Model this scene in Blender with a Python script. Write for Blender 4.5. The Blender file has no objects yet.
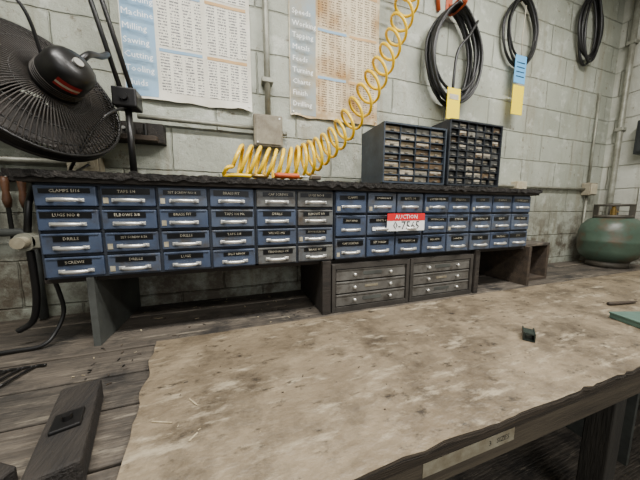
import bpy, bmesh, math, random
from mathutils import Vector, Matrix, noise
random.seed(7)
R = random.random
def U(a,b): return a+(b-a)*R()

def lin(c):
    return tuple(((v/255)/12.92 if v/255<=0.04045 else ((v/255+0.055)/1.055)**2.4) for v in c)

# ---------------------------------------------------------------- materials
def mat(name, c1, c2=None, rough=0.6, metal=0.0, scale=8.0, bump=0.0, bscale=60.0, stretch=(1,1,1), lo=0.35, hi=0.65, c3=None, s3=2.0, lo3=.5, hi3=.7, c4=None, s4=30, lo4=.6, hi4=.7, st4=(1,1,1), c5=None, s5=30, lo5=.6, hi5=.7, st5=(1,1,1)):
    m = bpy.data.materials.new(name); m.use_nodes = True
    nt = m.node_tree; N = nt.nodes; L = nt.links
    b = N['Principled BSDF']
    b.inputs['Roughness'].default_value = rough
    b.inputs['Metallic'].default_value = metal
    col = lin(c1)+(1,)
    b.inputs['Base Color'].default_value = col
    tc = N.new('ShaderNodeTexCoord'); mp = N.new('ShaderNodeMapping')
    mp.inputs['Scale'].default_value = stretch
    L.new(tc.outputs['Object'], mp.inputs['Vector'])
    def layer(out,cc,s,lo,hi,vec):
        n3 = N.new('ShaderNodeTexNoise'); n3.inputs['Scale'].default_value = s
        n3.inputs['Detail'].default_value = 10; n3.inputs['Roughness'].default_value = .7
        L.new(vec, n3.inputs['Vector'])
        m3 = N.new('ShaderNodeMapRange'); m3.inputs[1].default_value = lo; m3.inputs[2].default_value = hi
        L.new(n3.outputs[0], m3.inputs[0])
        x3 = N.new('ShaderNodeMix'); x3.data_type='RGBA'; x3.inputs[7].default_value = lin(cc)+(1,)
        L.new(m3.outputs[0], x3.inputs[0])
        if out is None: x3.inputs[6].default_value=col
        else: L.new(out, x3.inputs[6])
        return x3.outputs[2]
    if c2:
        out = layer(None,c2,scale,lo,hi,mp.outputs[0])
        if c3: out = layer(out,c3,s3,lo3,hi3,tc.outputs['Object'])
        for (cc,s,l,h,st) in ((c4,s4,lo4,hi4,st4),(c5,s5,lo5,hi5,st5)):
            if cc:
                m4=N.new('ShaderNodeMapping'); m4.inputs['Scale'].default_value=st; L.new(tc.outputs['Object'],m4.inputs[0])
                out = layer(out,cc,s,l,h,m4.outputs[0])
        L.new(out, b.inputs['Base Color'])
    if bump>0:
        nb = N.new('ShaderNodeTexNoise'); nb.inputs['Scale'].default_value = bscale; nb.inputs['Detail'].default_value = 6
        L.new(mp.outputs[0], nb.inputs['Vector'])
        bp = N.new('ShaderNodeBump'); bp.inputs['Strength'].default_value = bump; bp.inputs['Distance'].default_value = .01
        L.new(nb.outputs[0], bp.inputs['Height']); L.new(bp.outputs[0], b.inputs['Normal'])
    return m

def block_wall_mat(name, axis, base=(176,179,165), base2=(166,170,155), dark=(148,151,136)):
    m = bpy.data.materials.new(name); m.use_nodes=True
    nt=m.node_tree; N=nt.nodes; L=nt.links; b=N['Principled BSDF']
    b.inputs['Roughness'].default_value=.45
    tc=N.new('ShaderNodeTexCoord'); sp=N.new('ShaderNodeSeparateXYZ'); cb=N.new('ShaderNodeCombineXYZ')
    L.new(tc.outputs['Object'],sp.inputs[0])
    L.new(sp.outputs[axis],cb.inputs[0]); L.new(sp.outputs[2],cb.inputs[1])
    mp=N.new('ShaderNodeMapping'); mp.inputs['Location'].default_value=(.07,.03,0); L.new(cb.outputs[0],mp.inputs[0])
    wn=N.new('ShaderNodeTexNoise'); wn.inputs['Scale'].default_value=12; wn.inputs['Detail'].default_value=3; L.new(cb.outputs[0],wn.inputs['Vector'])
    wv=N.new('ShaderNodeVectorMath'); wv.operation='MULTIPLY_ADD'; wv.inputs[1].default_value=(.014,.014,0)
    L.new(wn.outputs[1],wv.inputs[0]); L.new(mp.outputs[0],wv.inputs[2])
    br=N.new('ShaderNodeTexBrick'); br.offset=.5; br.inputs['Scale'].default_value=1
    br.inputs['Brick Width'].default_value=.406; br.inputs['Row Height'].default_value=.203
    br.inputs['Mortar Size'].default_value=.006; br.inputs['Mortar Smooth'].default_value=.9
    br.inputs['Color1'].default_value=lin(base)+(1,); br.inputs['Color2'].default_value=lin(base2)+(1,)
    br.inputs['Mortar'].default_value=lin((148,150,134))+(1,)
    L.new(wv.outputs[0],br.inputs['Vector'])
    def nz(s,d=8,r=.6,st=None):
        n=N.new('ShaderNodeTexNoise'); n.inputs['Scale'].default_value=s; n.inputs['Detail'].default_value=d; n.inputs['Roughness'].default_value=r
        if st:
            q=N.new('ShaderNodeMapping'); q.inputs['Scale'].default_value=st; L.new(tc.outputs['Object'],q.inputs[0]); L.new(q.outputs[0],n.inputs['Vector'])
        else: L.new(tc.outputs['Object'],n.inputs['Vector'])
        return n.outputs[0]
    def rng(s,a,c,o1=0,o2=1):
        r=N.new('ShaderNodeMapRange'); r.inputs[1].default_value=a; r.inputs[2].default_value=c; r.inputs[3].default_value=o1; r.inputs[4].default_value=o2; L.new(s,r.inputs[0]); return r.outputs[0]
    def mix(f,a,c):
        x=N.new('ShaderNodeMix'); x.data_type='RGBA'; L.new(f,x.inputs[0]); L.new(a,x.inputs[6]); x.inputs[7].default_value=lin(c)+(1,); return x.outputs[2]
    c=mix(rng(nz(3.0),.40,.62,0,.85),br.outputs['Color'],dark)
    c=mix(rng(nz(5,8,.65,(2.4,2.4,.30)),.52,.68,0,.6),c,(134,126,104))
    c=mix(rng(nz(9,10,.7),.56,.64,0,.6),c,(196,199,188))
    c=mix(rng(nz(20,10,.75),.59,.67,0,.8),c,(102,90,70))
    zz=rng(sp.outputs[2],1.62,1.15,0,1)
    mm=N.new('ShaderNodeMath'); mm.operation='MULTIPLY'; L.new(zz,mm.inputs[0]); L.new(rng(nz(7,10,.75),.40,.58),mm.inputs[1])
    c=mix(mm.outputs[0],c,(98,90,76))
    L.new(c,b.inputs['Base Color'])
    bp=N.new('ShaderNodeBump'); bp.inputs['Strength'].default_value=.8; bp.inputs['Distance'].default_value=.014; bp.invert=True
    L.new(br.outputs['Fac'],bp.inputs['Height'])
    b2=N.new('ShaderNodeBump'); b2.inputs['Strength'].default_value=.8; b2.inputs['Distance'].default_value=.009
    L.new(nz(34,8,.75),b2.inputs['Height']); L.new(bp.outputs[0],b2.inputs['Normal'])
    L.new(b2.outputs[0],b.inputs['Normal'])
    return m

def table_text_mat(name,paper,ink,x0,z0,px=.05,pz=.0125,stain=None):
    m=bpy.data.materials.new(name); m.use_nodes=True
    nt=m.node_tree; N=nt.nodes; L=nt.links; b=N['Principled BSDF']; b.inputs['Roughness'].default_value=.7
    tc=N.new('ShaderNodeTexCoord'); sp=N.new('ShaderNodeSeparateXYZ'); L.new(tc.outputs['Object'],sp.inputs[0])
    def M(op,a,bb=None,c=None):
        n=N.new('ShaderNodeMath'); n.operation=op
        for i,v in enumerate((a,bb,c)):
            if v is None: continue
            if isinstance(v,(int,float)): n.inputs[i].default_value=v
            else: L.new(v,n.inputs[i])
        return n.outputs[0]
    xs=M('SUBTRACT',sp.outputs[0],x0); zs=M('SUBTRACT',sp.outputs[2],z0)
    fz=M('FRACT',M('DIVIDE',zs,pz)); fx=M('FRACT',M('DIVIDE',xs,px))
    row=M('LESS_THAN',fz,.5); col=M('LESS_THAN',fx,.74)
    mp=N.new('ShaderNodeMapping'); mp.inputs['Scale'].default_value=(260,1,80); L.new(tc.outputs['Object'],mp.inputs[0])
    nz=N.new('ShaderNodeTexNoise'); nz.inputs['Scale'].default_value=1; nz.inputs['Detail'].default_value=1; L.new(mp.outputs[0],nz.inputs['Vector'])
    t=M('GREATER_THAN',nz.outputs[0],.44)
    mask=M('MULTIPLY',M('MULTIPLY',row,col),M('MULTIPLY',t,.9))
    mx=N.new('ShaderNodeMix'); mx.data_type='RGBA'; L.new(mask,mx.inputs[0])
    mx.inputs[6].default_value=lin(paper)+(1,); mx.inputs[7].default_value=lin(ink)+(1,)
    out=mx.outputs[2]
    if stain:
        n3=N.new('ShaderNodeTexNoise'); n3.inputs['Scale'].default_value=5; n3.inputs['Detail'].default_value=8; L.new(tc.outputs['Object'],n3.inputs['Vector'])
        r=N.new('ShaderNodeMapRange'); r.inputs[1].default_value=.42; r.inputs[2].default_value=.62; L.new(n3.outputs[0],r.inputs[0])
        x=N.new('ShaderNodeMix'); x.data_type='RGBA'; x.blend_type='MULTIPLY'; x.inputs[7].default_value=lin(stain)+(1,)
        L.new(r.outputs[0],x.inputs[0]); L.new(out,x.inputs[6]); out=x.outputs[2]
    L.new(out,b.inputs['Base Color'])
    return m

M_={}
def mk(k,*a,**kw): M_[k]=mat(k,*a,**kw); return M_[k]
mk('blue_frame',(36,42,52),(48,52,60),rough=.5,metal=.1,scale=14)
mk('blue_drawer',(56,68,90),(68,78,96),rough=.4,scale=10,c3=(54,54,55),s3=14,lo3=.50,hi3=.70)
mk('blue_drawer_b',(68,79,99),(78,86,99),rough=.4,scale=10,c3=(68,64,58),s3=16,lo3=.48,hi3=.68)
mk('grey_drawer',(98,97,90),(78,83,90),rough=.42,scale=9,c3=(70,60,48),s3=18,lo3=.48,hi3=.66)
mk('chrome',(225,224,218),rough=.3,metal=.75)
mk('label_black',(12,12,13),rough=.3)
mk('label_white',(196,190,172),(164,154,130),rough=.6,scale=20)
mk('label_dirty',(178,172,150),(134,122,98),rough=.6,scale=20)
mk('tag_white',(236,236,232),rough=.5)
mk('label_red',(206,24,34),rough=.45)
mk('ink',(18,18,20),rough=.6)
mk('shelf_black',(24,22,20),(58,53,48),rough=.9,scale=30,bump=.9,bscale=70,lo=.4,hi=.75)
mk('shelf_wood',(50,43,36),(31,27,23),rough=.8,scale=14,stretch=(.3,4,4),bump=.3)
mk('ply',(136,122,100),(112,99,80),rough=.5,scale=5,stretch=(.8,1.2,1),bump=.6,bscale=40,lo=.36,hi=.60,
   c3=(74,64,51),s3=6,lo3=.45,hi3=.66, c4=(158,146,124),s4=10,lo4=.54,hi4=.66,st4=(.7,2.2,1), c5=(50,43,35),s5=24,lo5=.57,hi5=.68,st5=(.8,1.5,1))
mk('ply_edge',(80,69,55),(44,38,31),rough=.85,scale=25,stretch=(.2,1,6),bump=.5)
mk('plank',(98,89,78),(62,56,49),rough=.7,scale=9,stretch=(.25,3,1),bump=.6,bscale=40,c3=(36,33,30),s3=6,lo3=.46,hi3=.64,c4=(128,119,104),s4=22,lo4=.55,hi4=.68,st4=(.3,2,1),c5=(30,27,24),s5=30,lo5=.62,hi5=.7)
mk('plank_dark',(82,75,66),(50,45,40),rough=.7,scale=9,stretch=(.25,3,1),bump=.6,bscale=40,c3=(34,31,28),s3=6,lo3=.48,hi3=.64,c4=(114,106,93),s4=22,lo4=.57,hi4=.68,st4=(.3,2,1))
mk('apron',(96,86,70),(64,56,46),rough=.8,scale=9,stretch=(.3,1,5),bump=.3)
mk('leg_wood',(62,58,52),(42,40,36),rough=.8,scale=9,stretch=(3,3,.3),bump=.3)
mk('grey_panel',(78,81,77),(52,53,50),rough=.6,scale=6)
mk('dark_timber',(46,40,34),(24,21,19),rough=.8,scale=12,stretch=(3,.4,3),bump=.6)
mk('brown_wood',(74,62,49),(46,38,31),rough=.75,scale=10,stretch=(.4,3,3),bump=.3)
mk('floor',(66,63,58),(44,42,39),rough=.8,scale=4,bump=.3)
mk('ceiling',(172,170,162),(152,150,142),rough=.8,scale=3)
mk('black_metal',(20,20,21),(36,34,32),rough=.35,metal=.3,scale=12)
mk('dusty_black',(33,31,29),(64,58,52),rough=.65,metal=.2,scale=9,bump=.2)
mk('black_rubber',(15,15,16),(26,25,24),rough=.45,scale=15)
mk('yellow_hose',(248,206,0),(240,194,0),rough=.3,scale=10)
mk('orange',(190,80,24),(150,62,24),rough=.5,scale=10)
mk('yellow_tag',(252,222,0),rough=.5)
mk('blue_tag',(96,172,226),rough=.5)
mk('conduit',(152,153,140),(116,114,100),rough=.45,metal=.2,scale=12)
mk('painted_box',(146,140,120),(106,96,78),rough=.5,scale=14)
mk('outlet',(200,193,170),(164,152,126),rough=.45,scale=14)
mk('paper_a',(228,225,212),(202,196,176),rough=.7,scale=5)
mk('paper_b',(216,202,170),(168,140,98),rough=.7,scale=5,lo=.42,hi=.58)
mk('poster_blue',(128,166,198),(152,178,194),rough=.7,scale=5)
mk('poster_blue_b',(144,162,170),(158,148,122),rough=.7,scale=6)
mk('poster_text',(240,241,238),rough=.7)
mk('poster_tan',(206,168,118),(188,150,100),rough=.7,scale=6)
mk('org_frame',(62,71,82),(42,48,55),rough=.45,metal=.1,scale=10)
mk('org_frame_d',(38,43,50),(28,31,35),rough=.5,metal=.1,scale=10)
mk('bin_tan',(150,134,106),(92,79,60),rough=.35,scale=40)
mk('bin_grey',(134,132,122),(84,80,73),rough=.35,scale=40)
mk('bin_brown',(98,79,56),(54,44,34),rough=.4,scale=40)
mk('bin_dark',(66,67,66),(40,39,37),rough=.4,scale=40)
mk('bin_light',(186,178,158),(140,128,108),rough=.35,scale=40)
mk('steel_cab',(103,101,96),(78,75,70),rough=.5,metal=.1,scale=10,c3=(56,50,43),s3=16,lo3=.50,hi3=.68)
mk('steel_cab_frame',(64,60,55),(45,42,38),rough=.6,scale=10)
mk('tank_green',(68,86,72),(52,69,58),rough=.4,scale=6,c3=(80,68,50),s3=6,lo3=.48,hi3=.64,bump=.1)
mk('tank_collar',(82,76,66),(58,55,48),rough=.6,metal=.2,scale=12)
mk('brass',(170,140,82),rough=.35,metal=.9)
mk('void',(10,10,10),rough=.9)
mk('teal_box',(84,110,98),(70,92,82),rough=.6,scale=12)
mk('green_steel',(50,60,54),(32,38,36),rough=.4,metal=.4,scale=20)
mk('splinter',(176,164,136),(130,114,88),rough=.8,scale=30)
mk('motor_red',(150,30,26),rough=.45)
mk('handle_wood',(108,72,48),(74,51,36),rough=.5,scale=16)
mk('dark_box',(44,48,48),(32,34,34),rough=.5,metal=.2,scale=6)
mk('tube_glow',(240,245,240),rough=.4)

# ---------------------------------------------------------------- builder
class B:
    def __init__(s,name): s.name=name; s.bm=bmesh.new(); s.mats=[]
    def mi(s,m):
        m=M_[m] if isinstance(m,str) else m
        if m not in s.mats: s.mats.append(m)
        return s.mats.index(m)
    def poly(s,vs,fs,m,T=None,smooth=False):
        i=s.mi(m); bv=[s.bm.verts.new((T@Vector(v)) if T else Vector(v)) for v in vs]
        for f in fs:
            try:
                fc=s.bm.faces.new([bv[k] for k in f]); fc.material_index=i; fc.smooth=smooth
            except ValueError: pass
        return bv
    def box(s,x0,x1,y0,y1,z0,z1,m,T=None,bev=0.0):
        if bev<=0:
            vs=[(x,y,z) for x in (x0,x1) for y in (y0,y1) for z in (z0,z1)]
            fs=[(0,1,3,2),(4,6,7,5),(0,4,5,1),(2,3,7,6),(0,2,6,4),(1,5,7,3)]
            s.poly(vs,fs,m,T); return
        t=bmesh.new(); bmesh.ops.create_cube(t,size=1)
        for v in t.verts: v.co=Vector(((x0+x1)/2+v.co.x*(x1-x0),(y0+y1)/2+v.co.y*(y1-y0),(z0+z1)/2+v.co.z*(z1-z0)))
        bmesh.ops.bevel(t,geom=t.edges[:],offset=bev,segments=2,affect='EDGES',profile=.5)
        t.verts.index_update()
        s.poly([tuple(v.co) for v in t.verts],[[v.index for v in f.verts] for f in t.faces],m,T); t.free()
    def lathe(s,prof,m,T=None,seg=40,smooth=True):
        vs=[];fs=[];n=len(prof)
        for k in range(seg):
            a=2*math.pi*k/seg
            for r,z in prof: vs.append((r*math.cos(a),r*math.sin(a),z))
        for k in range(seg):
            k2=(k+1)%seg
            for j in range(n-1): fs.append((k*n+j,k2*n+j,k2*n+j+1,k*n+j+1))
        s.poly(vs,fs,m,T,smooth)
    def cyl(s,r,z0,z1,m,T=None,seg=24):
        s.lathe([(0.0001,z0),(r,z0)],m,T,seg,False); s.lathe([(r,z0),(r,z1)],m,T,seg,True); s.lathe([(r,z1),(0.0001,z1)],m,T,seg,False)
    def tube(s,pts,r,m,seg=8,T=None,closed=False,flat=1.0):
        P=[Vector(p) for p in pts]; n=len(P); vs=[];fs=[]
        up=None
        for i in range(n):
            if closed: t=(P[(i+1)%n]-P[i-1])
            else: t=P[min(i+1,n-1)]-P[max(i-1,0)]
            t.normalize()
            if up is None:
                up=Vector((0,0,1)) if abs(t.z)<.9 else Vector((1,0,0))
            a=(up-t*up.dot(t)); a.normalize(); b=t.cross(a); up=a
            rr=r[i] if isinstance(r,(list,tuple)) else r
            for k in range(seg):
                an=2*math.pi*k/seg
                vs.append(tuple(P[i]+a*rr*flat*math.cos(an)+b*rr*math.sin(an)))
        m_=n if closed else n-1
        for i in range(m_):
            j=(i+1)%n
            for k in range(seg):
                k2=(k+1)%seg
                fs.append((i*seg+k,j*seg+k,j*seg+k2,i*seg+k2))
        if not closed:
            fs.append(tuple(range(seg))); fs.append(tuple((n-1)*seg+k for k in range(seg-1,-1,-1)))
        s.poly(vs,fs,m,T,True)
    def prism(s,pts,z0,z1,m,me=None,T=None):
        n=len(pts)
        s.poly([(x,y,z1) for x,y in pts],[tuple(range(n))],m,T)
        s.poly([(x,y,z0) for x,y in pts],[tuple(range(n-1,-1,-1))],m,T)
        vs=[(x,y,z0) for x,y in pts]+[(x,y,z1) for x,y in pts]
        s.poly(vs,[(i,(i+1)%n,n+(i+1)%n,n+i) for i in range(n)],me or m,T)
    def text(s,st,size,T,m,ax='CENTER'):
        cu=bpy.data.curves.new('t','FONT'); cu.body=st; cu.size=size; cu.align_x=ax; cu.align_y='CENTER'; cu.resolution_u=1
        ob=bpy.data.objects.new('t',cu); bpy.context.scene.collection.objects.link(ob)
        me=ob.to_mesh()
        s.poly([tuple(v.co) for v in me.vertices],[tuple(p.vertices) for p in me.polygons],m,T)
        ob.to_mesh_clear(); bpy.data.objects.remove(ob); bpy.data.curves.remove(cu)
    def done(s,norm=True):
        if norm: bmesh.ops.recalc_face_normals(s.bm,faces=s.bm.faces[:])
        me=bpy.data.meshes.new(s.name); s.bm.to_mesh(me); s.bm.free()
        for m in s.mats: me.materials.append(m)
        ob=bpy.data.objects.new(s.name,me); bpy.context.scene.collection.objects.link(ob); return ob

def TR(x,y,z): return Matrix.Translation((x,y,z))
FRONT=Matrix.Rotation(math.pi/2,4,'X')   # local xy -> world xz, facing -y
def catmull(P,n=12):
    P=[Vector(p) for p in P]; Q=[P[0]]+P+[P[-1]]; out=[]
    for i in range(1,len(Q)-2):
        for k in range(n):
            t=k/n; a,b,c,d=Q[i-1],Q[i],Q[i+1],Q[i+2]
            out.append(.5*((2*b)+(c-a)*t+(2*a-5*b+4*c-d)*t*t+(-a+3*b-3*c+d)*t**3))
    out.append(P[-1]); return out

WY=1.38; RX=3.25; BT=.933; PT=.945
# ---------------------------------------------------------------- room
b=B('wall_back'); b.box(-2.4,RX+.15,WY,WY+.15,0,3.4,block_wall_mat('block_back',0)); b.done()
b=B('wall_right'); b.box(RX,RX+.15,-2.6,WY,0,3.4,block_wall_mat('block_right',1,(192,192,181),(182,183,171),(162,163,150))); b.done()
b=B('wall_left'); b.box(-2.55,-2.4,-2.6,WY+.15,0,3.4,block_wall_mat('block_left',1)); b.done()
b=B('floor'); b.box(-2.55,RX+.15,-2.6,WY+.15,-.1,0,'floor'); b.done()
b=B('ceiling'); b.box(-2.55,RX+.15,-2.6,WY+.15,3.4,3.5,'ceiling'); b.done()

# ---------------------------------------------------------------- workbench
b=B('workbench')
ys=[.36,.50,.66,.80,.95,1.09,1.24,1.375]
for i in range(7):
    cuts=[-2.3,-.9+U(-.3,.3) if i>3 else -1.4,RX-.01]
    for j in range(2):
        b.box(cuts[j]+.002,cuts[j+1]-.002,ys[i]+.004,ys[i+1]-.004,BT-.04,BT-U(0,.003),'plank' if (i+j)%3 else 'plank_dark',bev=.003)
b.box(-2.3,RX-.01,.38,1.37,BT-.06,BT-.041,'void')
pts=[]
N=140
for i in range(N+1):
    x=-.19+(RX-.02+.19)*i/N
    pts.append((x,.330+noise.noise(Vector((x*9,0,0)))*.007+noise.noise(Vector((x*45,3,0)))*.006))
pts.append((RX-.02,.95))
for i in range(60):
    x=RX-.02-(RX-.02+.282)*(i+1)/60
    pts.append((x,.945+noise.noise(Vector((x*8,7,0)))*.008+noise.noise(Vector((x*40,7,0)))*.003))
for i in range(1,30):
    t=i/30; y=.945-(.945-.33)*t
    pts.append((-.282+.092*t+noise.noise(Vector((y*14,9,0)))*.010+noise.noise(Vector((y*60,4,0)))*.004,y))
b.prism(pts,BT,PT,'ply','ply_edge')
b.box(-2.3,RX-.02,.345,.385,BT-.105,BT-.001,'apron',bev=.004)
b.box(-2.3,RX-.02,.336,.345,BT-.028,BT-.002,'ply_edge')
b.box(.335,.60,.3435,.345,BT-.072,BT-.040,'label_dirty')
b.text('3   SIZES',.018,TR(.55,.343,BT-.056)@FRONT,'ink')
for x in (-2.1,-.6,1.18,2.9):
    b.box(x,x+.07,.39,.46,0,BT-.061,'leg_wood',bev=.004)
    b.box(x,x+.07,1.26,1.35,0,BT-.061,'leg_wood',bev=.004)
    b.box(x+.015,x+.055,.46,1.26,.74,.84,'leg_wood')
b.box(-2.3,RX-.02,.42,1.33,.22,.25,'plank_dark')
b.box(1.62,1.64,.48,1.33,.25,BT-.061,'grey_panel')
b.done()

# ---------------------------------------------------------------- shelf over bench
b=B('wall_shelf')
b.box(-.61,1.70,.975,1.375,1.484,1.508,'shelf_wood',bev=.002)
nx,ny=220,14; X0,X1,Y0,Y1=-.625,1.705,.962,1.372
vs=[];fs=[]
for i in range(nx+1):
    for j in range(ny+1):
        x=X0+(X1-X0)*i/nx; y=Y0+(Y1-Y0)*j/ny
        h=noise.noise(Vector((x*26,y*26,0)))*.005+noise.noise(Vector((x*70,y*70,5)))*.004
        if j==0: y+=noise.noise(Vector((x*30,1,0)))*.009
        vs.append((x,y,1.518+h))
for i in range(nx):
    for j in range(ny):
        a=i*(ny+1)+j; fs.append((a,a+ny+1,a+ny+2,a+1))
b.poly(vs,fs,'shelf_black')
fe=[];ve=[]
for i in range(nx+1):
    v=vs[i*(ny+1)]; ve+= [v,(v[0],v[1]+.003,1.497+noise.noise(Vector((v[0]*33,2,1)))*.010)]
for i in range(nx): fe.append((2*i,2*i+1,2*i+3,2*i+2))
b.poly(ve,fe,'shelf_black')
b.box(X0,X0+.01,Y0+.005,Y1,1.50,1.518,'shelf_black')
b.box(-.482,-.462,1.0,1.375,BT,1.177,'grey_panel')
b.box(.345,.385,.985,1.375,BT,1.177,'shelf_wood',bev=.002)
b.box(1.245,1.275,.985,1.375,BT,1.177,'shelf_wood',bev=.002)
b.box(1.680,1.702,.985,1.375,BT,1.177,'brown_wood',bev=.002)
b.box(-.60,1.70,1.02,1.375,1.160,1.1765,'shelf_wood')
b.done()

# ---------------------------------------------------------------- drawer cabinets
WORDS=['BOLTS','NUTS','WASHERS','SCREWS','SPLIT RINGS','COTTER PINS','CAP SCREWS','TAPS 1/4','RIVETS','FUSES','O RINGS','BRASS FIT','HEX KEYS','SPRINGS','SET SCREW','DRILLS','LUGS','ELBOWS','COPPER','CONNECTORS','TERMINALS','CLAMPS','BUSHINGS','VALVES']
def handle(b,cx,y,cz,w,m='chrome'):
    P=[];rr=[]
    n=12
    for i in range(n+1):
        t=i/n; a=math.pi*t
        P.append((cx-w/2*math.cos(a),y-.022*math.sin(a)**.7,cz)); rr.append(.0040+.0026*math.sin(a))
    b.tube(P,rr,m,seg=10,flat=1.0)
    for sx in (-1,1):
        b.box(cx+sx*w/2-.009,cx+sx*w/2+.009,y-.003,y,cz-.006,cz+.006,m,bev=.0015)
def cabinet(name,x0,x1,z0,z1,cols,rows,y0=1.0,y1=1.36,greyfrom=99,ls=.0135):
    b=B(name)
    fr='blue_frame'
    b.box(x0,x0+.006,y0,y1,z0,z1,fr); b.box(x1-.006,x1,y0,y1,z0,z1,fr)
    b.box(x0,x1,y0,y1,z0,z0+.006,fr); b.box(x0,x1,y0,y1,z1-.006,z1,fr); b.box(x0+.006,x1-.006,y1-.01,y1,z0+.006,z1-.006,fr)
    cw=(x1-x0)/cols; rh=(z1-z0)/rows
    for c in range(1,cols): b.box(x0+c*cw-.004,x0+c*cw+.004,y0+.002,y1-.01,z0,z1,fr)
    for r in range(1,rows): b.box(x0,x1,y0+.003,y1-.01,z0+r*rh-.003,z0+r*rh+.003,fr)
    for c in range(cols):
        for r in range(rows):
            ax=x0+c*cw+.005; bx=x0+(c+1)*cw-.005; az=z0+r*rh+.005; bz=z0+(r+1)*rh-.005
            dy=U(-.004,.005); bz-=U(0,.002)
            m='grey_drawer' if (c>=greyfrom and R()<.6) else ('blue_drawer' if R()<.6 else 'blue_drawer_b')
            b.box(ax,bx,y0-.008+dy,y0+.008+dy,az,bz,m,bev=.003)
            b.box(ax+.004,bx-.004,y0+.008+dy,y1-.03,az+.002,bz-.012,fr)
            b.box(ax+.006,bx-.006,y0-.0105+dy,y0-.008+dy,bz-.006,bz-.003,m)
            cx=(ax+bx)/2+U(-.003,.003); yf=y0-.008+dy
            hw=min(.076,cw*.50)
            hz=az+(bz-az)*.30
            handle(b,cx,yf,hz,hw)
            lw=cw*U(.26,.43); lh=U(.007,.010) if rows==4 else U(.009,.012)
            lz=az+(bz-az)*.74
            Tl=TR(cx+U(-.006,.006),0,lz)@Matrix.Rotation(U(-.025,.025),4,'Y')
            b.box(-lw,lw,yf-.0016,yf,-lh,lh,'label_black',Tl)
            st=random.choice(WORDS)+(' '+random.choice(['1/4','3/8','NO 8','M6','5/16']) if R()<.5 else '')
            sz=min(ls,lw*2/len(st)*1.35)
            b.text(st,sz,Tl@TR(0,yf-.0020,0)@FRONT,'label_white')
            if R()<.2: b.box(ax+.006,ax+.020,yf-.0015,yf,az+.01,az+.028,'label_dirty')
    return b.done()
cabinet('drawer_cabinet',-.586,.068,1.178,1.483,4,4)
cabinet('drawer_cabinet',.070,.400,1.178,1.483,2,4,greyfrom=0)
cabinet('drawer_cabinet',.404,.874,1.178,1.483,3,3)
cabinet('drawer_cabinet',.876,1.660,1.178,1.483,5,3)

b=B('inventory_tag')
YT=.970
b.box(.655,.866,YT,YT+.002,1.302,1.350,'tag_white'); b.box(.655,.866,YT-.001,YT+.001,1.350,1.384,'label_red')
b.box(.585,.648,YT+.008,YT+.010,1.306,1.322,'tag_white')
b.text('0-7565',.054,TR(.762,YT-.001,1.326)@FRONT,'ink'); b.text('AUCTION',.028,TR(.760,YT-.002,1.367)@FRONT,'tag_white')
b.done()

# ---------------------------------------------------------------- lower small drawer chests
def chest(x0,x1,z0,z1):
    b=B('steel_drawer_chest'); y0=.995;y1=1.33
    f='steel_cab_frame'
    b.box(x0,x0+.018,y0-.006,y1,z0,z1,f,bev=.002); b.box(x1-.018,x1,y0-.006,y1,z0,z1,f,bev=.002)
    b.box(x0+.018,x1-.018,y0-.006,y1,z1-.022,z1,f); b.box(x0+.018,x1-.018,y0-.006,y1,z0,z0+.022,f)
    b.box(x0+.018,x1-.018,y1-.01,y1,z0+.02,z1-.02,f)
    n=3; h=(z1-z0-.044)/n
    for r in range(n):
        a=z0+.022+r*h+.003; c=a+h-.006
        b.box(x0+.022,x1-.022,y0,y0+.012,a,c,'steel_cab',bev=.002)
        b.box(x0+.024,x1-.024,y0+.012,y1-.02,a+.003,c-.01,f)
        b.box(x0+.024,x1-.024,y0-.003,y0,c-.006,c-.002,'steel_cab')
        for fx in (.27,.73):
            b.lathe([(.0001,.016),(.007,.015),(.008,.010),(.004,.006),(.004,0)],'chrome',TR(x0+(x1-x0)*fx,y0,(a+c)/2)@FRONT,seg=14)
        if r!=1: b.box((x0+x1)/2-.05,(x0+x1)/2+.05,y0-.0015,y0,(a+c)/2-.007,(a+c)/2+.009,'grey_panel')
        else: b.box((x0+x1)/2-.04,(x0+x1)/2+.03,y0-.0015,y0,(a+c)/2-.005,(a+c)/2+.006,'painted_box')
    b.done()
chest(.392,.808,BT+.001,1.158); chest(.814,1.232,BT+.001,1.158)

# ---------------------------------------------------------------- open wooden crate at end
b=B('wooden_crate')
x0,x1,y0,y1,z0,z1=1.735,1.99,1.05,1.36,BT+.001,1.165
b.box(x0,x0+.02,y0,y1,z0,z1,'brown_wood',bev=.002); b.box(x1-.02,x1,y0,y1,z0,z1,'brown_wood',bev=.002)
b.box(x0,x1,y0,y1,z1,z1+.018,'plank',bev=.002); b.box(x0+.02,x1-.02,y0,y1,z0,z0+.016,'brown_wood')
b.box(x0+.02,x1-.02,y1-.015,y1,z0+.016,z1,'dark_timber')
b.done()

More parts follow.
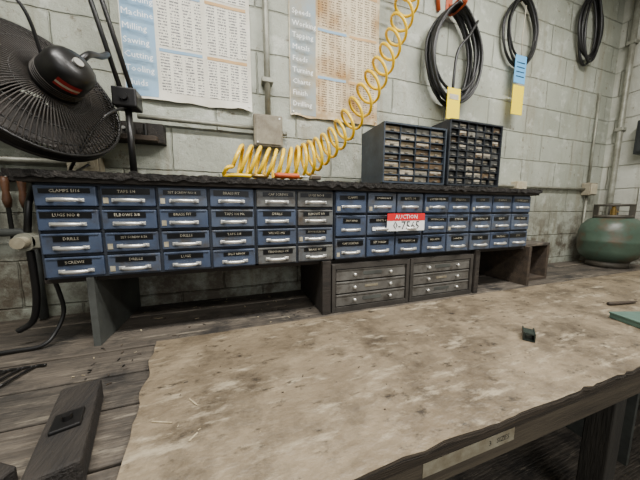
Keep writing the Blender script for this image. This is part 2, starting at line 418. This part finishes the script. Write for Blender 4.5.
# ---------------------------------------------------------------- parts organisers on shelf
def organiser(name,x0,x1,z0,z1,cols,rows,frame,pal,y0=1.02,y1=1.22):
    b=B(name)
    b.box(x0,x0+.008,y0-.012,y1,z0,z1,frame,bev=.002); b.box(x1-.008,x1,y0-.012,y1,z0,z1,frame,bev=.002)
    b.box(x0+.008,x1-.008,y0-.012,y1,z1-.008,z1,frame); b.box(x0+.008,x1-.008,y0-.012,y1,z0,z0+.008,frame)
    b.box(x0+.008,x1-.008,y1-.008,y1,z0+.008,z1-.008,frame)
    cw=(x1-x0-.016)/cols; rh=(z1-z0-.016)/rows
    for r in range(1,rows): b.box(x0+.008,x1-.008,y0-.006,y1-.01,z0+.008+r*rh-.002,z0+.008+r*rh+.002,frame)
    for c in range(1,cols): b.box(x0+.008+c*cw-.002,x0+.008+c*cw+.002,y0-.006,y1-.01,z0+.008,z1-.008,frame)
    for c in range(cols):
        for r in range(rows):
            ax=x0+.008+c*cw+.003; bx=ax+cw-.006; az=z0+.008+r*rh+.003; bz=az+rh-.008
            dy=U(-.004,.008)
            b.box(ax,bx,y0+dy,y1-.02,az,bz,random.choice(pal),bev=.002)
            b.box((ax+bx)/2-.010,(ax+bx)/2+.010,y0+dy-.008,y0+dy,az+.004,az+.008,'bin_grey')
            if R()<.35: b.box(ax+.006,bx-.006,y0+dy-.001,y0+dy,bz-.012,bz-.003,'bin_light')
    return b.done()
organiser('parts_organizer',.648,1.012,1.527,1.80,4,8,'org_frame',['bin_tan','bin_brown','bin_grey','bin_tan','bin_light','bin_brown'])
organiser('parts_organizer',1.03,1.40,1.527,1.855,6,9,'org_frame_d',['bin_dark','bin_dark','bin_grey','bin_dark','bin_brown'])

# ---------------------------------------------------------------- posters
def poster(name,x0,x1,z0,z1,paper,band,bx,tmat,words,seed,bandtext):
    b=B(name)
    nx,nz=24,30
    def yy(x,z,o=0):
        e=max(0,(z0+.06-z)/.06)
        return WY-.004-o-abs(noise.noise(Vector((x*6,z*5,seed))))*.010-e*e*.014*(.5+.5*math.sin(x*20+seed))
    def sheet(xa,xb,za,zb,m,o):
        vs=[];fs=[]
        for i in range(nx+1):
            for j in range(nz+1):
                x=xa+(xb-xa)*i/nx; z=za+(zb-za)*j/nz
                zz=z+(noise.noise(Vector((x*14,seed,0)))*.012 if (j==0 and o==0) else 0)
                vs.append((x,yy(x,z,o),zz))
        for i in range(nx):
            for j in range(nz):
                a=i*(nz+1)+j; fs.append((a,a+nz+1,a+nz+2,a+1))
        b.poly(vs,fs,m,None,True)
    sheet(x0,x1,z0,z1,paper,0)
    sheet(x0+.004,bx,z0+.01,z1-.004,band,.0012)
    w=(x1-bx-.03)
    for (fa,fb) in ((0,.47),(.52,1.0)):
        za=z0+.04
        for hgt in (.20,.24,.22):
            if za+hgt>z1-.02: break
            sheet(bx+.012+w*fa,bx+.012+w*fb,za,za+hgt-.028,tmat,.0012)
            sheet(bx+.012+w*fa,bx+.012+w*fb,za+hgt-.026,za+hgt-.012,'poster_tan' if fa>0 else 'poster_blue',.0013)
            za+=hgt
    z=z0+.06
    for wd in words:
        b.text(wd,.036,TR(x0+.012,WY-.024,z)@FRONT,bandtext,'LEFT'); z+=.056
    for (px,pz) in ((x0+.015,z0+.02),(x1-.015,z0+.02),(x0+.015,z1-.02),(x1-.015,z1-.02)):
        b.cyl(.004,0,.006,'chrome',TR(px,WY-.016,pz)@FRONT,seg=10)
    b.done()
tA=table_text_mat('table_print_a',(224,220,204),(80,80,86),0,0)
tB=table_text_mat('table_print_b',(216,202,170),(96,76,54),0,0,px=.043,stain=(196,160,110))
poster('wall_chart',-.445,.097,1.90,2.72,'paper_a','poster_blue',-.315,tA,['Fluids','Tooling','Cutting','Sawing','Milling','Machine','Welding','Grinding','Cutting'],1.0,'poster_text')
poster('wall_chart',.295,.829,1.905,2.80,'paper_b','poster_blue_b',.440,tB,['Drilling','Finish','Charts','Turning','Feeds','Metals','Tapping','Working','Speeds'],2.2,'poster_text')

# ---------------------------------------------------------------- conduits and boxes
b=B('electrical_conduit')
b.tube([(.174,WY-.03,z) for z in (1.875,2.3,2.8,3.395)],.0145,'conduit',14)
b.tube([(x,WY-.03,1.815) for x in (.10,-.1,-.3,-.40)],.011,'conduit',12)
b.tube([(.24,WY-.03,1.80),(.27,WY-.03,1.80)],.011,'conduit',12)
for z in (2.05,2.62): b.box(.145,.203,WY-.048,WY,z-.012,z+.012,'conduit',bev=.004)
b.box(.098,.243,WY-.062,WY,1.722,1.878,'painted_box',bev=.006)
b.box(.108,.233,WY-.067,WY-.061,1.732,1.868,'painted_box',bev=.002)
for sx,sz in ((.115,1.74),(.226,1.86)): b.cyl(.004,0,.004,'chrome',TR(sx,WY-.066,sz)@FRONT,seg=10)
b.done()
b=B('electrical_conduit')
b.tube([(x,WY-.02,1.585) for x in (1.42,1.9,2.5,2.96)],.011,'conduit',12)
b.box(2.96,3.07,WY-.06,WY,1.53,1.64,'painted_box',bev=.005)
b.box(2.97,3.06,WY-.066,WY-.06,1.54,1.63,'outlet',bev=.003)
b.tube([(3.015,WY-.02,1.64),(3.015,WY-.02,2.4)],.009,'conduit',10)
b.box(2.05,2.16,WY-.05,WY,1.55,1.62,'outlet',bev=.004)
b.tube([(3.015,WY-.02,1.53),(3.015,WY-.02,.95)],.009,'conduit',10)
b.done()
b=B('wall_pipe')
b.tube([(RX-.03,1.29,z) for z in (.95,1.6,2.4,3.395)],.02,'conduit',14)
b.tube([(RX-.025,1.10,z) for z in (2.13,2.6,3.395)],.014,'conduit',12)
for z in (1.3,2.1,2.8): b.box(RX-.055,RX,1.262,1.318,z-.015,z+.015,'conduit',bev=.004)
b.done()
b=B('switch_box')
b.box(RX-.10,RX,.86,1.17,1.86,2.13,'dark_box',bev=.006); b.box(RX-.108,RX-.10,.875,1.155,1.875,2.115,'dark_box',bev=.003)
b.box(RX-.125,RX-.108,1.11,1.13,1.96,2.03,'chrome',bev=.003)
b.done()
b=B('wall_outlet')
b.box(-.665,-.55,WY-.045,WY,1.555,1.63,'painted_box',bev=.005); b.box(-.66,-.555,WY-.05,WY-.045,1.56,1.625,'outlet',bev=.002)
for cx in (-.632,-.583):
    b.cyl(.017,0,.003,'outlet',TR(cx,WY-.05,1.592)@FRONT,seg=20)
    for dz in (-.006,.006): b.box(cx-.006,cx+.004,WY-.0545,WY-.0525,1.592+dz-.0015,1.592+dz+.0015,'ink')
b.done()
b=B('electrical_conduit')
b.tube([(x,WY-.022,1.60) for x in (-.665,-1.0,-1.5,-2.39)],.012,'conduit',12)
b.done()

# ---------------------------------------------------------------- timber rail and hanging tools at left
b=B('tool_rack')
b.box(-1.6,-.30,WY-.05,WY,1.70,1.785,'dark_timber',bev=.004)
b.box(-1.6,-.32,WY-.09,WY-.05,1.70,1.722,'brown_wood',bev=.003)
for x in (-1.2,-.78,-.45): b.cyl(.007,0,.006,'chrome',TR(x,WY-.05,1.755)@FRONT,seg=10)
for i in range(17):
    x=-1.1+i*.046; b.cyl(U(.005,.012),1.722,1.722+U(.02,.06),random.choice(['black_metal','steel_cab','dusty_black']),TR(x,WY-.07,0),12)
b.done()
b=B('hanging_files')
b.box(-1.2,-.72,WY-.03,WY,1.515,1.55,'dark_timber',bev=.003)
for i,x in enumerate((-1.05,-.98,-.915,-.86,-.81,-.765)):
    T=TR(x,WY-.05,1.53)
    b.lathe([(.0001,0),(.009,0),(.013,-.02),(.010,-.06),(.014,-.09),(.009,-.12),(.0001,-.122)],'handle_wood',T,14)
    L=U(.10,.2)
    b.box(-.006,.006,-.003,.003,-.12-L,-.115,'black_metal',T)
    b.tube([(x,WY-.05,1.525),(x,WY-.03,1.54),(x,WY-.02,1.54)],.003,'chrome',6)
b.done()
b=B('pipe_wrench')
T=TR(-.71,WY-.03,1.36)@Matrix.Rotation(math.radians(4),4,'Y')
b.box(-.012,.012,-.008,.008,-.20,.06,'black_metal',T,bev=.004); b.box(-.016,.028,-.010,.010,.05,.09,'black_metal',T,bev=.004); b.box(.018,.045,-.010,.010,.085,.115,'dusty_black',T,bev=.004); b.box(-.014,.010,-.012,.012,.09,.14,'dusty_black',T,bev=.004)
b.tube([(-.71,WY-.022,1.50),(-.71,WY,1.505)],.004,'chrome',8)
b.done()

# ---------------------------------------------------------------- fan on swing arm
C=Vector((-.540,1.03,1.760)); d=Vector((.76,-.56,.33)).normalized()
q=d.to_track_quat('Z','Y').to_matrix().to_4x4(); T=Matrix.Translation(C)@q
b=B('electric_fan')
def prz(r): return .052-((max(r,.05)-.05)/.15)**2*.052
for k in range(96):
    a=2*math.pi*k/96
    b.tube([(r*math.cos(a+(r-.05)*1.6),r*math.sin(a+(r-.05)*1.6),prz(r)) for r in (.05,.08,.11,.14,.17,.19,.2)],.0019,'dusty_black',5,T)
for r in (.09,.135,.175): b.tube([(r*math.cos(a),r*math.sin(a),prz(r)-.002) for a in [2*math.pi*i/56 for i in range(56)]],.0022,'black_metal',6,T,True)
for z in (-.04,-.002): b.tube([(.201*math.cos(a),.201*math.sin(a),z) for a in [2*math.pi*i/56 for i in range(56)]],.006,'black_metal',8,T,True)
b.lathe([(.203,-.04),(.203,-.002)],'black_metal',T,56)
for k in range(90):
    a=2*math.pi*k/90
    b.tube([(r*math.cos(a),r*math.sin(a),-.04-(.2-r)*.2) for r in (.2,.12,.04)],.0022,'dusty_black',4,T)
# broad overlapping blades
for k in range(5):
    a0=2*math.pi*k/5; vs=[];fs=[]
    nu,nv=8,10
    for i in range(nu+1):
        for j in range(nv+1):
            r=.035+(.19-.035)*i/nu; t=j/nv-.5; wd=1.45*(.75+.35*math.sin(math.pi*i/nu))
            a=a0+t*wd+ .25*i/nu
            vs.append((r*math.cos(a),r*math.sin(a),-.012+t*.040))
    for i in range(nu):
        for j in range(nv):
            e=i*(nv+1)+j; fs.append((e,e+nv+1,e+nv+2,e+1))
    b.poly(vs,fs,'dusty_black',T,True)
b.lathe([(.0001,.045),(.055,.045),(.058,.058),(.058,.135),(.054,.150),(.042,.162),(.018,.167),(.0001,.167)],'black_metal',T,36)
for k in range(4): b.tube([(.059*math.cos(a),.059*math.sin(a),.068+.007*k) for a in [2*math.pi*i/36 for i in range(36)]],.0016,'dusty_black',5,T,True)
b.cyl(.012,.165,.174,'chrome',T,16)
for k in range(6):
    a0=math.radians(-132+k*9)
    for (za,zb,mm_) in ((.105,.135,'motor_red'),(.114,.122,'label_white')):
        rr=.0588 if mm_=='motor_red' else .0593
        a1=a0+math.radians(9.2)
        b.poly([(rr*math.cos(a0),rr*math.sin(a0),za),(rr*math.cos(a1),rr*math.sin(a1),za),(rr*math.cos(a1),rr*math.sin(a1),zb),(rr*math.cos(a0),rr*math.sin(a0),zb)],[(0,1,2,3)],mm_,T)
mend=T@Vector((0,.0,.10))
b.tube(catmull([mend+Vector((0.0,.04,.03)),(-.43,1.04,1.89),(-.425,1.12,1.93),(-.435,1.2,1.98)]),.010,'black_metal',10)
b.tube(catmull([mend+Vector((-.03,-.03,.03)),(-.50,.90,1.92),(-.58,.88,1.98),(-.64,.92,1.98),(-.66,.98,1.93),(-.60,1.02,1.90)]),.0045,'black_rubber',8)
for dx in (0,.036):
    b.tube([(-.482+dx,1.2,2.25),(-.472+dx,1.2,2.16),(-.400+dx,1.2,1.84)],.0085,'black_metal',8)
b.tube([(-.500,1.2,2.7),(-.464,1.2,2.22)],.012,'black_metal',10)
b.box(-.485,-.435,1.182,1.218,2.19,2.25,'black_metal',bev=.004)
b.box(-.425,-.345,1.165,1.235,1.79,1.86,'black_metal',bev=.006)
b.tube([(-.385,1.2,1.80),(-.385,1.2,1.53)],.012,'black_metal',12)
b.lathe([(.0001,0),(.05,0),(.05,.012),(.02,.022),(.012,.03)],'black_metal',TR(-.385,1.2,1.524),28)
b.cyl(.014,-.045,.045,'black_metal',TR(-.385,1.2,1.825)@FRONT,seg=16)
b.tube(catmull([(-.385,1.2,1.80),(-.43,1.1,1.72),(-.50,1.05,1.56),(-.56,1.15,1.535),(-.60,1.28,1.56),(-.585,1.325,1.59)]),.005,'black_rubber',8)
b.done()

# ---------------------------------------------------------------- yellow coil hose
path=catmull([(.99,1.26,2.80),(.955,1.26,2.62),(.90,1.255,2.45),(.86,1.25,2.35),(.80,1.245,2.22),(.74,1.24,2.11),(.665,1.23,1.99),(.585,1.215,1.875),(.50,1.19,1.77),(.41,1.17,1.69),(.30,1.14,1.625),(.18,1.12,1.600),(.10,1.11,1.596),(.0,1.11,1.596)],24)
pts=[];ph=0
for i in range(len(path)-1):
    seg=(path[i+1]-path[i]); n=max(1,int(seg.length/.0010)); t=seg.normalized()
    v=Vector((0,1,0)); u=t.cross(v).normalized()
    for k in range(n):
        p=path[i]+seg*(k/n)
        f=min(1,max(0,(p.z-1.60)/.30))
        pitch=.037+.055*f
        ph+=seg.length/n/pitch*2*math.pi
        rad=(.066-.008*f)+.005*math.sin(ph*.13)
        pts.append(p+u*rad*math.cos(ph)+v*rad*math.sin(ph)+t*.022*math.cos(ph))
P=pts[::3]
P=[Vector((p.x,min(p.y,WY-.03),max(p.z,1.531))) for p in P]
b=B('coiled_air_hose')
b.tube(P,.0076,'yellow_hose',7)
e=P[-1]
b.tube(catmull([e,e+Vector((-.02,-.02,-.01)),Vector((-.04,1.05,1.533)),Vector((.0,1.01,1.531)),Vector((.06,1.01,1.531))]),.0074,'yellow_hose',8)
b.tube([(.06,1.01,1.532),(.12,1.012,1.532)],.008,'brass',10)
b.done()

# ---------------------------------------------------------------- hanging cable coils
def loopcoil(name,cx,cz,w,h,turns,r,hookc,seed):
    random.seed(seed)
    b=B(name); P=[]
    n=44
    for k in range(turns):
        ww=w/2*U(.74,1.0); hh=h/2*U(.86,1.0); ox=U(-.016,.016); yy=WY-.022-.010*k*.8
        for i in range(n):
            a=2*math.pi*i/n; tt=(k+i/n)
            fx=1-.34*max(0,math.cos(a))**2
            P.append((cx+ox*math.sin(a)+ww*math.sin(a)*fx, yy-.008*i/n, cz+h/2-hh+hh*math.cos(a)))
    b.tube(P,r,'black_rubber',7)
    zt=cz+h/2
    b.tube([(cx-.02,WY-.008,zt+.015),(cx-.02,WY-.03-.008*turns,zt+.018),(cx+.0,WY-.036-.008*turns,zt-.02),(cx+.02,WY-.03-.008*turns,zt+.018),(cx+.02,WY-.008,zt+.015)],.006,hookc,8)
    b.box(cx-.025,cx+.025,WY-.008,WY,zt+.0,zt+.10,hookc,bev=.003)
    b.tube(catmull([(cx,WY-.006,zt+.06),(cx,WY-.03,zt+.02),(cx,WY-.04,zt-.02),(cx,WY-.04-.008*turns,zt-.022),(cx,WY-.05-.008*turns,zt+.01)]),.006,hookc,8)
    return b
b=loopcoil('hanging_cable_coil',1.333,2.35,.43,.57,11,.0082,'orange',3)
b.tube(catmull([(1.45,WY-.12,2.55),(1.38,WY-.13,2.45),(1.30,WY-.13,2.35),(1.28,WY-.13,2.2),(1.285,WY-.125,2.12)]),.008,'black_rubber',8)
b.box(1.235,1.335,WY-.135,WY-.131,1.955,2.135,'yellow_tag'); b.box(1.25,1.32,WY-.1365,WY-.135,2.07,2.10,'label_white')
b.tube([(1.25,WY-.008,2.64),(1.22,WY-.02,2.75),(1.23,WY-.02,2.9)],.012,'orange',8)
b.done()
b=loopcoil('hanging_cable_coil',1.955,2.64,.33,.46,5,.007,'black_metal',5)
b.box(1.875,1.985,WY-.074,WY-.071,2.29,2.47,'blue_tag'); b.box(1.875,1.985,WY-.074,WY-.071,2.08,2.275,'yellow_tag')
b.tube([(1.93,WY-.072,2.47),(1.93,WY-.068,2.60),(1.95,WY-.06,2.80)],.003,'label_white',6)
b.tube([(1.93,WY-.072,2.29),(1.93,WY-.072,2.27)],.003,'label_white',6)
for z in (2.33,2.36,2.39,2.42): b.box(1.89,1.97,WY-.0752,WY-.074,z,z+.006,'ink')
b.done()
b=loopcoil('hanging_cable_coil',2.73,2.83,.30,.52,5,.009,'black_metal',8); b.done()
random.seed(21)

# ---------------------------------------------------------------- gas cylinder
b=B('gas_cylinder'); T=TR(2.93,1.145,BT+.001)
b.lathe([(.118,0),(.124,0),(.124,.045),(.118,.045)],'tank_collar',T,36)
prof=[(.0001,.03),(.06,.032),(.12,.045),(.165,.085),(.186,.14),(.188,.20),(.190,.205),(.190,.222),(.188,.227),(.187,.29),(.172,.345),(.135,.39),(.08,.415),(.035,.422),(.0001,.424)]
b.lathe(prof,'tank_green',T,56)
for z0,z1 in ((.40,.425),(.495,.512)):
    b.lathe([(.108,z0),(.113,z0),(.113,z1),(.108,z1),(.108,z0)],'tank_collar',T,40)
for k in range(3):
    a=2*math.pi*k/3+.9
    b.box(-.030,.030,.106,.112,.42,.497,'tank_collar',T@Matrix.Rotation(a,4,'Z'))
b.cyl(.018,.42,.47,'brass',T,16); b.cyl(.012,.46,.50,'brass',T,12)
b.lathe([(.0001,.50),(.034,.50),(.036,.508),(.034,.518),(.0001,.518)],'black_metal',T,20)
b.cyl(.010,0,.055,'brass',T@TR(0,0,.45)@Matrix.Rotation(math.pi/2,4,'Y'),12)
b.done()

# ---------------------------------------------------------------- valve + hoses at left end of cabinets
b=B('air_line_with_valve')
b.cyl(.028,-.02,.02,'conduit',TR(-.63,1.03,1.30)@FRONT,seg=24)
b.cyl(.018,.02,.045,'painted_box',TR(-.63,1.03,1.30)@FRONT,seg=20)
b.tube([(-.63,1.03,1.33),(-.63,1.05,1.42),(-.635,1.10,1.50),(-.66,1.2,1.52),(-.70,1.34,1.53)],.009,'black_rubber',8)
b.tube(catmull([(-.63,1.03,1.27),(-.635,1.04,1.2),(-.65,1.06,1.10),(-.68,1.08,1.02),(-.72,1.08,.99)]),.010,'black_rubber',8)
b.tube(catmull([(-.605,1.03,1.28),(-.60,1.05,1.20),(-.595,1.07,1.12),(-.60,1.09,1.04),(-.615,1.07,.98),(-.64,1.04,.945),(-.72,1.03,.943),(-.85,1.02,.943),(-1.0,1.0,.943)]),.0065,'black_rubber',8)
b.box(-.612,-.588,1.01,1.05,1.28,1.32,'conduit',bev=.003)
b.done()
b=B('wall_pipe')
b.tube([(-.80,1.33,.94),(-.80,1.33,1.28)],.016,'grey_panel',12); b.tube([(-.80,1.33,1.28),(-.83,1.33,1.31),(-1.2,1.33,1.31)],.016,'grey_panel',12)
b.done()

# ---------------------------------------------------------------- small things on shelf
b=B('screwdriver')
T=TR(.15,1.0,1.536)@Matrix.Rotation(math.pi/2,4,'Y')
b.lathe([(.0001,0),(.010,0),(.012,.02),(.010,.05),(.012,.09),(.006,.10),(.0001,.10)],'orange',T,14); b.cyl(.003,.10,.14,'chrome',T,10)
b.done()
b=B('small_parts_box'); b.box(.30,.345,1.0,1.04,1.527,1.545,'painted_box',bev=.003); b.box(.303,.342,.999,1.0,1.530,1.540,'brown_wood'); b.cyl(.009,1.545,1.552,'brass',TR(.32,1.02,0),12); b.done()

# ---------------------------------------------------------------- things on bench
b=B('timber_block')
T=TR(-.338,.60,BT+.001)@Matrix.Rotation(math.radians(17),4,'Z')
b.box(-.036,.036,-.15,.10,0,.055,'dark_timber',T,bev=.006)
b.box(-.022,.022,-.06,-.01,.055,.062,'black_metal',T,bev=.002); b.cyl(.008,.062,.072,'black_metal',T@TR(0,-.035,0),12)
b.done()
b=B('timber_offcut')
T=TR(-.425,.49,BT+.001)@Matrix.Rotation(math.radians(-30),4,'Z'); b.box(-.03,.03,-.05,.05,0,.03,'dark_timber',T,bev=.004); b.box(-.02,.02,-.03,.03,.03,.036,'brown_wood',T,bev=.002); b.done()
b=B('steel_channel')
T=TR(.97,.545,PT+.001)@Matrix.Rotation(math.radians(35),4,'Z')
b.box(-.030,.030,-.017,.017,0,.003,'green_steel',T,bev=.001); b.box(-.030,.030,-.017,-.013,.003,.03,'green_steel',T,bev=.001); b.box(-.030,.030,.013,.017,.003,.03,'green_steel',T,bev=.001)
b.box(-.030,.018,-.014,.014,.024,.028,'green_steel',T)
b.done()
b=B('index_box')
T=TR(1.56,.46,PT+.001)@Matrix.Rotation(math.radians(-18),4,'Z')
b.box(-.10,.10,-.06,.06,0,.022,'teal_box',T,bev=.002); b.box(-.102,.102,-.062,.062,.018,.026,'teal_box',T,bev=.002); b.box(-.015,.015,-.0645,-.062,.012,.022,'chrome',T)
b.done()
b=B('cold_chisel')
T=TR(1.76,.61,PT+.009)@Matrix.Rotation(math.radians(80),4,'Z')@Matrix.Rotation(math.pi/2,4,'X')
b.lathe([(.0001,-.09),(.008,-.09),(.009,-.08),(.008,.03),(.006,.06),(.001,.085)],'brown_wood',T,8); b.done()
b=B('wood_splinters')
def chip(x,y,z,l,w,m):
    T=TR(x,y,z)@Matrix.Rotation(U(0,6.3),4,'Z'); b.box(-l/2,l/2,-w/2,w/2,0,w*.6,m,T)
for i in range(120):
    x=U(-.22,2.4); y=U(.42,.93)
    if x<-.17 : continue
    chip(x,y,PT+.0005,U(.003,.010),U(.001,.0025),random.choice(['splinter','brown_wood','plank_dark']))
for (x,y,l) in ((-.17,.56,.045),(-.115,.60,.035),(-.1,.5,.02)):
    chip(x,y,PT+.0005,l,.003,'splinter')
b.done()
b=B('wood_chips')
for i in range(22):
    chip(U(-.46,-.30),U(.76,.98),BT+.0005,U(.004,.014),U(.001,.003),random.choice(['splinter','brown_wood','black_metal']))
for i in range(60): chip(U(-.44,.33),U(.98,1.35),BT+.0005,U(.004,.02),U(.002,.004),random.choice(['brown_wood','brown_wood','black_metal','splinter']))
b.done()
b=B('hex_wrench_set')
for i in range(4):
    x=-.70+.03*i; b.tube(catmull([(x,.83,BT+.006),(x+.02,.90,BT+.006),(x+.028,.915,BT+.006),(x+.05,.912,BT+.006)],5),.004,'black_metal',6)
b.done()

# ---------------------------------------------------------------- lighting
def area(name,loc,sx,sy,e,col=(1,.975,.93),rot=(0,0,0)):
    l=bpy.data.lights.new(name,'AREA'); l.shape='RECTANGLE'; l.size=sx; l.size_y=sy; l.energy=e; l.color=col
    o=bpy.data.objects.new(name,l); o.location=loc; o.rotation_euler=rot; bpy.context.scene.collection.objects.link(o)
def fixture(x,y,e=70):
    b=B('fluorescent_fixture'); b.box(x-.65,x+.65,y-.12,y+.12,3.30,3.398,'label_white',bev=.01)
    for dy in (-.05,.05): b.tube([(x-.6,y+dy,3.285),(x+.6,y+dy,3.285)],.013,'tube_glow',12)
    b.done()
    area('tube_light',(x,y,3.26),1.25,.2,e)
fixture(-.3,.1,72); fixture(1.6,.1,86); fixture(.5,-1.3,55)
area('front_area_light',(0.3,-2.5,2.2),3.0,1.2,16,(.96,.98,1),(math.radians(80),0,0))  # unseen broad area light at the open front side; no window stands there
w=bpy.data.worlds.new('World'); bpy.context.scene.world=w; w.use_nodes=True
w.node_tree.nodes['Background'].inputs[0].default_value=(.9,.9,.88,1); w.node_tree.nodes['Background'].inputs[1].default_value=.2

# ---------------------------------------------------------------- camera
cam=bpy.data.cameras.new('camera'); cam.lens=36*245/640; cam.sensor_width=36; cam.clip_start=.02
co=bpy.data.objects.new('camera',cam); co.location=(0,0,1.40); co.rotation_euler=(math.radians(83),0,math.radians(-18.7))
bpy.context.scene.collection.objects.link(co); bpy.context.scene.camera=co
